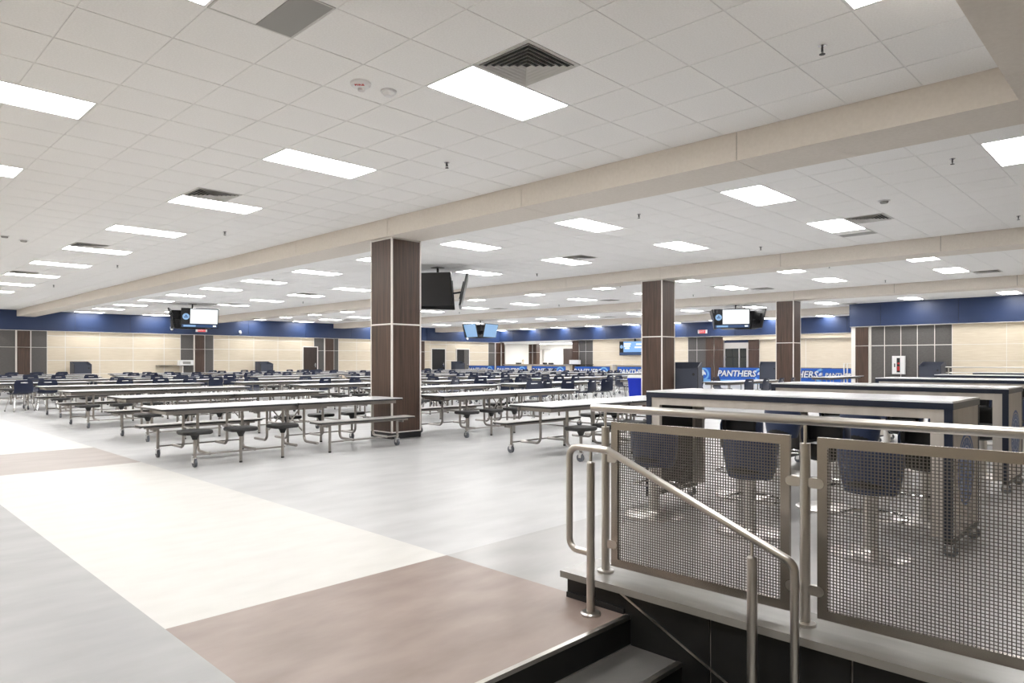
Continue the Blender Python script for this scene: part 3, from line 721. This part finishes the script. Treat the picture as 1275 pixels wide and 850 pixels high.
# school chair, facing +y
def chair_proto():
    t = thing('school_chair', '', 'chair', (0,0,0), 0, 'navy school chairs')
    prof = [(.21,.425,.40),(.19,.445,.42),(.10,.450,.44),(.0,.440,.45),(-.10,.438,.45),(-.165,.452,.45),(-.195,.50,.44),(-.205,.56,.43),(-.215,.62,.44),(-.228,.69,.44),(-.237,.725,.43),(-.243,.75,.41),(-.250,.79,.38),(-.252,.805,.35)]
    NW = 10; vs = []; fs = []
    for (y, z, wd) in prof:
        for k in range(NW+1):
            e = 2*k/NW-1
            back = max(0, min(1, (z-.5)/.2))
            vs.append((wd/2*e, y + back*.035*e*e - 0, z + (1-back)*.018*e**4*1.0))
    W = NW+1
    for j in range(len(prof)-1):
        for k in range(NW):
            if j == 10 and 3 <= k <= 6: continue          # hand slot
            fs.append((j*W+k, j*W+k+1, (j+1)*W+k+1, (j+1)*W+k))
    me = MB()._add(vs, fs).mesh('chair_shell', 'navyplastic', 60)
    bm = bmesh.new(); bm.from_mesh(me)
    bmesh.ops.solidify(bm, geom=bm.faces[:], thickness=.010)
    bmesh.ops.recalc_face_normals(bm, faces=bm.faces); bm.to_mesh(me); bm.free()
    me.polygons.foreach_set('use_smooth', [True]*len(me.polygons)); me.set_sharp_from_angle(angle=R(50))
    ob('seat_shell', me, t)
    legs = [((sx*.15, sy*.12+ (0 if sy>0 else -.0), .43), (sx*.235, sy*.235, .012)) for sx in (-1,1) for sy in (-1,1)]
    for a, b in legs:
        l_ = ob('leg', MB().tube([a, (a[0]*1.12, a[1]*1.1, .40), b], .011, 7).mesh('chair_leg','chrome'), t)
        ob('glide', MB().lathe([(.016,0),(.016,.014),(.012,.02)], b[0], b[1], 8).mesh('chair_glide','rubber'), l_)
    ob('seat_frame', MB().tube([(-.15,.12,.43),(-.15,-.12,.43)], .010, 6).tube([(.15,.12,.43),(.15,-.12,.43)], .010, 6).tube([(-.15,0,.425),(.15,0,.425)], .009, 6).mesh('chair_frame','chrome'), t)
    return t
bproto, pproto, cproto = bench_table_proto(), plain_table_proto(), chair_proto()
used = dict(b=False, p=False, c=False)
def place(kind, proto_, x, y, rz, label):
    o = proto_ if not used[kind] else copy_tree(proto_)
    used[kind] = True
    o.location = (x, y, 0); o.rotation_euler = (0, 0, rz); o['label'] = label
    return o
# rows: (y, [(x start, type, note)])
ROWS = [
 (6.16, [(6.62,'b')]),
 (9.24, [(2.98,'b'), (7.42,'b'), (17.4,'p'), (21.6,'x'), (25.0,'q')]),
 (12.45,[(3.47,'b'), (8.36,'b'), (12.5,'p'), (17.9,'p')]),
 (15.62,[(3.43,'b'), (8.36,'b'), (12.5,'p'), (16.7,'p'), (20.9,'q')]),
 (18.85,[(3.68,'b'), (8.3,'p'), (12.5,'b'), (16.7,'p'), (20.9,'p'), (25.1,'b'), (29.2,'p')]),
 (22.25,[(1.9,'p'), (5.75,'p'), (9.9,'b'), (14.1,'p'), (18.3,'p'), (22.5,'b'), (26.7,'p')]),
 (25.5, [(3.3,'b'), (7.6,'p'), (11.8,'b'), (16.0,'p'), (20.2,'b'), (24.4,'p'), (28.6,'b')]),
 (28.7, [(3.9,'p'), (8.1,'b'), (12.3,'p'), (16.5,'b'), (20.7,'p'), (24.9,'b'), (29.1,'p')]),
 (31.9, [(4.6,'b'), (8.8,'p'), (13.0,'b'), (17.2,'p'), (21.4,'b'), (25.6,'b'), (29.8,'b')]),
 (35.1, [(5.3,'p'), (9.6,'b'), (13.8,'p'), (18.0,'p'), (22.2,'b'), (26.0,'p'), (29.9,'b')]),
]
SPECIAL = {(0,0):'cafeteria table with stools and benches nearest the railing', (1,0):'front white cafeteria table with black stools left of the near column', (1,1):'white cafeteria table with stools right behind the near column'}
chairs = 0
for ri, (y, tbs) in enumerate(ROWS):
    for ti, (x0, kind) in enumerate(tbs):
        if kind == 'x': continue
        nm = 'table %s from left in %s row from the steps' % (ORD[ti], ORD[ri])
        if kind == 'b':
            place('b', bproto, x0+TL/2, y, random.uniform(-.012,.012) if ri > 1 else 0, SPECIAL.get((ri,ti), 'folding bench cafeteria ' + nm))
            continue
        yt = y + random.uniform(-.1,.1)
        place('p', pproto, x0+TL/2, yt, random.uniform(-.02,.02), 'plain white cafeteria ' + nm)
        for sd in (-1, 1):
            if (ri,ti,sd) == (5,0,-1) or kind == 'q': continue
            for k in range(4 if sd < 0 else 3):
                if random.random() < (.08 if sd < 0 else .25): continue
                cx = x0 + .5 + (k + (0 if sd < 0 else .4))*.86 + random.uniform(-.08,.08)
                cy = yt + sd*(.62 + random.uniform(0,.16))
                u = px(cx, cy, .8)[0]
                if not (-25 < u < 1300): continue
                place('c', cproto, cx, cy, (0 if sd < 0 else math.pi) + random.uniform(-.22,.22),
                      'navy plastic chair, %s on %s side of %s table, %s row' % (ORD[k], 'near' if sd < 0 else 'far', ORD[ti], ORD[ri]))
                chairs += 1
for n, (x, y, rz) in enumerate(((3.78,21.45,.25),(4.4,21.6,-.1),(12.3,11.2,2.6),(12.2,14.35,1.4))):
    place('c', cproto, x, y, rz, ['leftmost navy chair standing alone on the pale floor','navy chair next to the leftmost one, chrome legs','navy chair turned sideways behind the near column','navy chair turned side-on between the middle tables'][n])

# ------------------------------------------------------------------ navy bin cabinets
def bin_cabinet(x, y, rz, label):
    t = thing('waste_cabinet', label, 'bin', (x,y,0), rz, 'navy waste cabinets')   # front faces -y
    w_, d_ = .37, .36
    ob('body', MB().box(-w_+.02,w_-.02,-d_+.02,d_-.02,.06,1.04).mesh('cab_body','bin_navy'), t)
    ob('plinth', MB().box(-w_+.05,w_-.05,-d_+.05,d_-.03,0,.06).mesh('cab_plinth','blackbase'), t)
    dr = ob('door', MB().box(-w_+.022,w_-.022,-d_,-d_+.02,.08,1.10).mesh('cab_door','bin_navy'), t)
    ob('lock', MB().tube([(w_-.12,-d_-.004,.95),(w_-.12,-d_+.002,.95)], .035, 14).mesh('cab_lock','rubber'), dr)
    for s in (-1,1):
        mb = MB(); X = s*w_; a = X-s*.02
        prof = [(-d_,.04),(d_,.04),(d_,1.26),(d_-.12,1.26),(-d_,1.13)]
        n = len(prof); vs = [(X,q,z) for q,z in prof]+[(a,q,z) for q,z in prof]
        mb._add(vs, [tuple(range(n)), tuple(range(2*n-1,n-1,-1))]+[(i,(i+1)%n,(i+1)%n+n,i+n) for i in range(n)])
        sp_ = ob('side_panel', mb.mesh('cab_side','bin_navy'), t)
        ob('edge_strip', MB().box(min(X,a)-.001,max(X,a)+.001,-d_-.002,-d_,.06,1.12).mesh('cab_strip','edge'), sp_)
    ob('back_panel', MB().box(-w_+.02,w_-.02,d_-.02,d_,.06,1.26).mesh('cab_back','bin_navy'), t)
bin_cabinet(9.05, 37.7, 0, 'navy waste cabinet against the long wall at far left')
bin_cabinet(18.2, 37.7, 0, 'navy waste cabinet left of the brown door')
bin_cabinet(32.45, 37.2, -.3, 'navy waste cabinet between the two dark doorways')
bin_cabinet(16.05, 9.35, -1.2, 'dark navy waste cabinet beside the middle column')
bin_cabinet(30.2, 13.4, -1.2, 'navy waste cabinet just left of the farthest column')
bin_cabinet(29.55, 6.8, -math.pi/2, 'navy waste cabinet with raised sides in front of grey panels')
# blue recycling tub
t = thing('recycling_tub', 'bright blue recycling tub with pale lid left of the middle column', 'bin', (17.6, 11.95, 0), .5)
def tub(w0, w1, z0, z1):
    a = rrect(-w0,w0,-w0*.8,w0*.8,.05); b = rrect(-w1,w1,-w1*.8,w1*.8,.05); n = len(a)
    return MB()._add([(x,y,z0) for x,y in a]+[(x,y,z1) for x,y in b], [tuple(range(n-1,-1,-1)),tuple(range(n,2*n))]+[(i,(i+1)%n,(i+1)%n+n,i+n) for i in range(n)])
ob('body', tub(.22,.28,.0,.78).mesh('tub_body','bluebin'), t); ob('rim', tub(.30,.30,.72,.78).mesh('tub_rim','bluebin'), t)
ob('lid', tub(.30,.27,.78,.86).mesh('tub_lid','whiteplastic'), t); ob('grip', MB().box(-.1,.1,-.27,-.22,.5,.6).mesh('tub_grip','bluebin'), t)
# ------------------------------------------------------------------ printed barrier banners in front of the far wall
TXT = text_mesh('PANTHERS', .44, 'banner_white', .002, .012, .18)
TXT_B = text_mesh('PANTHERS', .44, 'banner_dark', .001, .035, .18)
def flat_ring(r0, r1, a0, a1, m, n=24):
    vs = []; fs = []
    for k in range(n+1):
        a = R(a0+(a1-a0)*k/n); vs += [(0, r0*math.cos(a), r0*math.sin(a)), (0, r1*math.cos(a), r1*math.sin(a))]
    fs = [(2*k,2*k+1,2*k+3,2*k+2) for k in range(n)]
    return MB()._add(vs, fs).mesh('banner_crest', m)
me_ring = flat_ring(.24,.34,20,330,'banner_light'); me_ring2 = flat_ring(.02,.15,0,200,'banner_white')
def banner(x, y, wd, label, ts=1.0, ty=.38):
    """faces -x (and the camera); y is the centre"""
    t = thing('barrier_banner', label, 'banner', (x,y,0), 0, 'blue printed barrier banners')
    ob('panel', MB().box(-.02,.02,-wd/2,wd/2,.10,.93).mesh('banner_panel','banner_blue'), t)
    ob('frame', MB().tube([(0,-wd/2-.03,0),(0,-wd/2-.03,.95),(0,wd/2+.03,.95),(0,wd/2+.03,0)], .015, 6).mesh('banner_frame','edge'), t)
    ob('lower_band', MB().box(-.024,-.02,-wd/2,wd/2,.10,.30).mesh('banner_band','banner_light'), t)
    for me, dx in ((TXT_B,-.0225),(TXT,-.0255)):
        o = ob('lettering', me, t); o.matrix_local = Matrix.Translation((dx, ty, .62)) @ Matrix(((0,0,-1,0),(-1,0,0,0),(0,1,0,0),(0,0,0,1))) @ Matrix.Scale(ts, 4)
    ob('crest', me_ring, t, (-.024, -wd/2+.42, .58)); ob('crest_mark', me_ring2, t, (-.025, -wd/2+.42, .58))
bn = ['leftmost blue printed banner beneath the serving opening','blue printed banner in front of the kitchen counter','blue printed banner below the grey wall panels','blue printed banner under the wall screen','blue printed banner just right of the middle column','large blue printed banner before the glazed entrance','blue printed banner right of the farthest column','blue printed banner end nearest the brown wall pilaster']
for (y,wd), lb in zip(((36.4,2.6),(33.35,2.9),(29.95,2.9),(26.35,2.7),(22.9,3.0),(19.4,2.2),(16.45,2.7),(13.35,2.6)), [bn[0],bn[1],bn[2],bn[3],'blue printed banner hidden partly by the middle column',bn[4],bn[5],bn[6]]):
    banner(34.0, y, wd, lb)
banner(33.3, 11.15, 2.05, bn[7], .60, .28)
# ------------------------------------------------------------------ hanging screen clusters
TVW, TVH = 1.40, .80
me_tvb = MB().box(-TVW/2,TVW/2,0,.05,-TVH/2,TVH/2).box(-.35,.35,.05,.09,-.22,.22).mesh('tv_body','tvblack')
def rectf(x0,x1,z0,z1,m,y=-.001): return MB().quad((x0,y,z0),(x1,y,z0),(x1,y,z1),(x0,y,z1)).mesh('screen_area',m)
me_main = rectf(-.36,.67,-.22,.37,'screen_white'); me_barr = rectf(-.66,.67,-.37,-.26,'screen_navy')
me_txt1 = MB().quad((-.6,-.002,-.35),(-.15,-.002,-.35),(-.15,-.002,-.28),(-.6,-.002,-.28)).mesh('screen_text','screen_sky')
me_clk = MB().quad((.5,-.002,-.34),(.62,-.002,-.34),(.62,-.002,-.28),(.5,-.002,-.28)).mesh('screen_clock','screen_white')
def disc_xz(r, cx, cz, m, y=-.002, n=24): return MB()._add([(cx+r*math.cos(2*math.pi*k/n), y, cz+r*math.sin(2*math.pi*k/n)) for k in range(n)], [tuple(range(n))]).mesh('screen_crest', m)
me_crest = disc_xz(.13,-.52,.06,'screen_sky'); me_blue = rectf(-.67,.67,-.37,.37,'screen_sky'); 
me_mark = MB().quad((-.58,-.003,.02),(-.46,-.003,.02),(-.44,-.003,.06),(-.6,-.003,.06)).quad((-.56,-.003,.08),(-.47,-.003,.08),(-.5,-.003,.13),(-.54,-.003,.13)).mesh('screen_mark','screen_navy')
def cluster(x, y, label, tvs):
    """tvs: (bearing of the screen from the pole, distance, bearing it looks to, mode)"""
    t = thing('screen_cluster', label, 'screen', (x,y,ZC), 0, 'hanging four-screen clusters')
    ob('ceiling_plate', MB().box(-.12,.12,-.12,.12,-.015,0).mesh('mount_plate','tvblack'), t)
    ob('pole', MB().tube([(0,0,-.01),(0,0,-.85)], .03, 10).mesh('mount_pole','tvblack'), t)
    ob('hub', MB().box(-.13,.13,-.13,.13,-.80,-.60).mesh('mount_hub','tvblack'), t)
    for pa, off, fa, mode in tvs:
        p = Vector((math.cos(R(pa)), math.sin(R(pa)), 0)); f = Vector((math.cos(R(fa)), math.sin(R(fa)), 0))
        C_ = p*off + Vector((0,0,-.62))
        tv = ob('television', me_tvb, t); tv.matrix_local = Matrix.Translation(C_) @ Matrix.Rotation(R(fa)+math.pi/2, 4, 'Z') @ Matrix.Rotation(R(13), 4, 'X')
        b_ = C_ - f*.08
        ob('arm', MB().tube([tuple(p*.08+Vector((0,0,-.70))), tuple((p*.08+b_*1.0)/2+Vector((0,0,-.35))), tuple(b_)], .024, 6).mesh('mount_arm','tvblack'), t)
        if mode == 'on':
            for nm, me in (('screen',me_main),('ticker',me_barr),('ticker_text',me_txt1),('clock',me_clk),('crest',me_crest),('crest_mark',me_mark)): ob(nm, me, tv)
        elif mode == 'blue': ob('screen', me_blue, tv)
cluster(11.05, 29.3, 'hanging screen cluster with lit white display at far left', [(272,.72,258,'on'),(163,.78,157,'off'),(5,.75,350,'off'),(80,.75,75,'off')])
cluster(11.05, 13.44, 'dark hanging screen cluster behind the near column', [(203,.72,213,'off'),(312,.68,318,'off'),(130,.75,125,'off'),(72,.72,66,'blue')])
cluster(27.2, 29.2, 'distant screen cluster showing two angled blue displays', [(175,.75,170,'blue'),(279,.75,284,'blue'),(40,.75,35,'off'),(95,.75,100,'off')])
cluster(27.1, 13.44, 'hanging screen cluster with white display right of the middle column', [(195,.75,206,'on'),(114,.92,122,'off'),(300,.92,312,'off'),(18,.75,24,'off')])
# wall screen under the far fascia
t = thing('wall_screen', 'blue menu screen hung on the beige far wall by the middle column', 'screen', (XF-.12, 25.8, 2.13), 0)
ob('body', MB().box(-.03,.05,-1.22,1.22,-.46,.46).mesh('wtv_body','tvblack'), t)
ob('bracket', MB().box(-.02,.03,-.06,.06,.46,.64).mesh('wtv_bracket','tvblack'), t)
def rx(y0,y1,z0,z1,m,x=-.031): return MB().quad((x,y0,z0),(x,y1,z0),(x,y1,z1),(x,y0,z1)).mesh('wtv_area', m)
ob('screen', rx(-1.2,.90,-.26,.44,'screen_blue'), t); ob('ticker', rx(-1.2,1.2,-.44,-.28,'screen_navy'), t)
for n,(y0,y1,z) in enumerate(((.30,.85,.24),(.35,.85,.10),(.42,.78,-.05),(-.9,-.1,.2),(-.9,.0,.0))): ob('menu_line', rx(y0,y1,z,z+.10,'screen_white',-.033), t)
ob('crest', MB()._add([(-.033,1.05+.12*math.cos(2*math.pi*k/20),.1+.12*math.sin(2*math.pi*k/20)) for k in range(20)],[tuple(range(20))]).mesh('wtv_crest','screen_sky'), t)
# exit signs, small wall fittings
EXT = text_mesh('EXIT', .17, 'whiteplastic', .002, .004)
def exit_sign(x, y, z, axis, label):
    t = thing('exit_sign', label, 'sign', (x,y,z))
    if axis == 'y':
        ob('housing', MB().box(-.30,.30,-.05,0,-.11,.11).mesh('exit_housing','whiteplastic'), t); ob('face', MB().box(-.20,.20,-.055,-.05,-.10,.10).mesh('exit_face','exitlit'), t)
        o = ob('lettering', EXT, t); o.matrix_local = Matrix.Translation((0,-.058,0)) @ Matrix.Rotation(math.pi/2,4,'X')
    else:
        ob('housing', MB().box(-.05,0,-.30,.30,-.11,.11).mesh('exit_housing','whiteplastic'), t); ob('face', MB().box(-.055,-.05,-.20,.20,-.10,.10).mesh('exit_face','exitlit'), t)
        o = ob('lettering', EXT, t); o.matrix_local = Matrix.Translation((-.058,0,0)) @ Matrix(((0,0,-1,0),(-1,0,0,0),(0,1,0,0),(0,0,0,1)))
exit_sign(14.95, YW-.001, 2.98, 'y', 'red exit sign on the blue fascia below the left screens')
exit_sign(XF-.201, 20.87, 3.06, 'x', 'red exit sign on the blue fascia left of the hanging screens')
for n,(x,z) in enumerate(((13.4,3.02),(17.1,2.93),(34.4,2.98))):
    t = thing('wall_camera', ['small white camera on blue fascia left of the exit sign','small white camera on blue fascia right of the exit sign','small bright white camera on fascia above the doorways'][n], 'camera', (x,YW-.001,z))
    ob('mount', MB().box(-.06,.06,-.03,0,-.05,.08).mesh('cam_mount','whiteplastic'), t); ob('dome', MB().lathe([(.07,-.02),(.068,-.06),(.05,-.10),(.02,-.12)], 0,-.07,12).mesh('cam_dome','whiteplastic'), t)
# ledge and white box on the long wall
t = thing('wall_ledge', 'thin dark counter ledge fixed to the beige long wall', 'shelf', (13.4, YW+.09, 1.06))
ob('shelf', MB().box(-.75,.75,-.45,0,-.03,0).mesh('ledge_shelf','doorwood'), t); ob('bracket', MB().box(.45,.5,-.40,0,-1.05,-.03).mesh('ledge_bracket','trim'), t)
t = thing('white_appliance', 'white boxy appliance with grille on the wall ledge', 'appliance', (14.05, YW-.18, 1.06))
ob('case', MB().prism(rrect(-.36,.36,-.2,.2,.03),0,.28).mesh('appl_case','whiteplastic'), t); ob('grille', MB().box(-.2,.2,-.204,-.2,.06,.2).mesh('appl_grille','ducttile'), t)
for n,(y) in enumerate((26.3,)):
    t = thing('wall_ledge', 'pale counter ledge on the far wall under the menu screen', 'shelf', (XF, 26.2, 1.06)); ob('shelf', MB().box(-.45,0,-1.9,1.7,-.03,0).mesh('ledge_shelf2','trim'), t); ob('bracket', MB().box(-.4,0,1.2,1.25,-1.05,-.03).mesh('ledge_bracket2','trim'), t)
t = thing('wall_ledge', 'dark counter ledge below the grey panels by the serving opening', 'shelf', (XF, 30.3, 1.06)); ob('shelf', MB().box(-.45,0,-1.0,.85,-.03,0).mesh('ledge_shelf3','doorwood'), t); ob('bracket', MB().box(-.4,0,.2,.25,-1.05,-.03).mesh('ledge_bracket3','doorwood'), t)
t = thing('white_appliance', 'white box standing on the dark ledge by the serving opening', 'appliance', (XF-.30, 30.72, 1.06)); ob('case', MB().prism(rrect(-.14,.14,-.42,.42,.03),0,.30).mesh('appl_case2','whiteplastic'), t); ob('grille', MB().box(-.144,-.14,-.2,.2,.06,.2).mesh('appl_grille2','lampframe'), t)
# right wall: notice, extinguisher cabinet, counter rail
t = thing('wall_notice', 'small square white notice on the brown wall pilaster', 'sign', (XR-.051, 9.45, 1.46))
ob('plate', MB().box(-.012,0,-.12,.12,-.15,.15).mesh('notice_plate','whiteplastic'), t); ob('pictogram', MB().box(-.014,-.012,-.06,.02,-.09,.02).box(-.014,-.012,.03,.07,-.09,-.02).mesh('notice_mark','edge'), t)
t = thing('extinguisher_cabinet', 'white fire extinguisher cabinet on the grey wall panels', 'cabinet', (XR-.001, 8.1, 1.13))
ob('box', MB().box(-.10,0,-.23,.23,-.36,.36).mesh('ext_box','whiteplastic'), t)
dr = ob('door', MB().box(-.115,-.10,-.22,.22,-.35,.35).mesh('ext_door','whiteplastic'), t); ob('window', MB().box(-.118,-.115,-.06,.06,-.29,.28).mesh('ext_window','glass_dark'), dr)
ob('latch', MB().box(-.13,-.115,.11,.15,-.08,.06).mesh('ext_latch','edge'), dr)
ob('extinguisher', MB().box(-.121,-.118,-.04,.04,-.22,-.05).box(-.121,-.118,-.04,.03,.03,.10).mesh('ext_red','extred'), t)
t = thing('wall_rail', 'long brushed steel counter rail along the beige wall at far right', 'railing', (XR-.55, 3.0, 0))
ob('top_rail', MB().tube([(0,-3.5,1.06),(0,3.4,1.06)], .025, 8).mesh('wr_top','satin'), t); ob('mid_rail', MB().tube([(0,-3.5,.86),(0,3.4,.86)], .02, 8).mesh('wr_mid','satin'), t)
for y in (-3.4,-1.2,1.0,3.3): ob('post', MB().tube([(0,y,0),(0,y,1.06)], .022, 8).mesh('wr_post','satin'), t)
t = thing('metal_rack', 'slim pale metal rack standing beside the brown pilaster', 'rack', (31.2, 10.25, 0))
for x in (-.2,.2):
    for y in (-.2,.2): ob('upright', MB().box(x-.02,x+.02,y-.02,y+.02,0,1.2).mesh('rack_up','trim'), t)
for z in (.2,.7,1.18): ob('shelf', MB().box(-.2,.2,-.2,.2,z,z+.02).mesh('rack_shelf','trim'), t)
print('chairs', chairs, 'objects', len(bpy.data.objects))
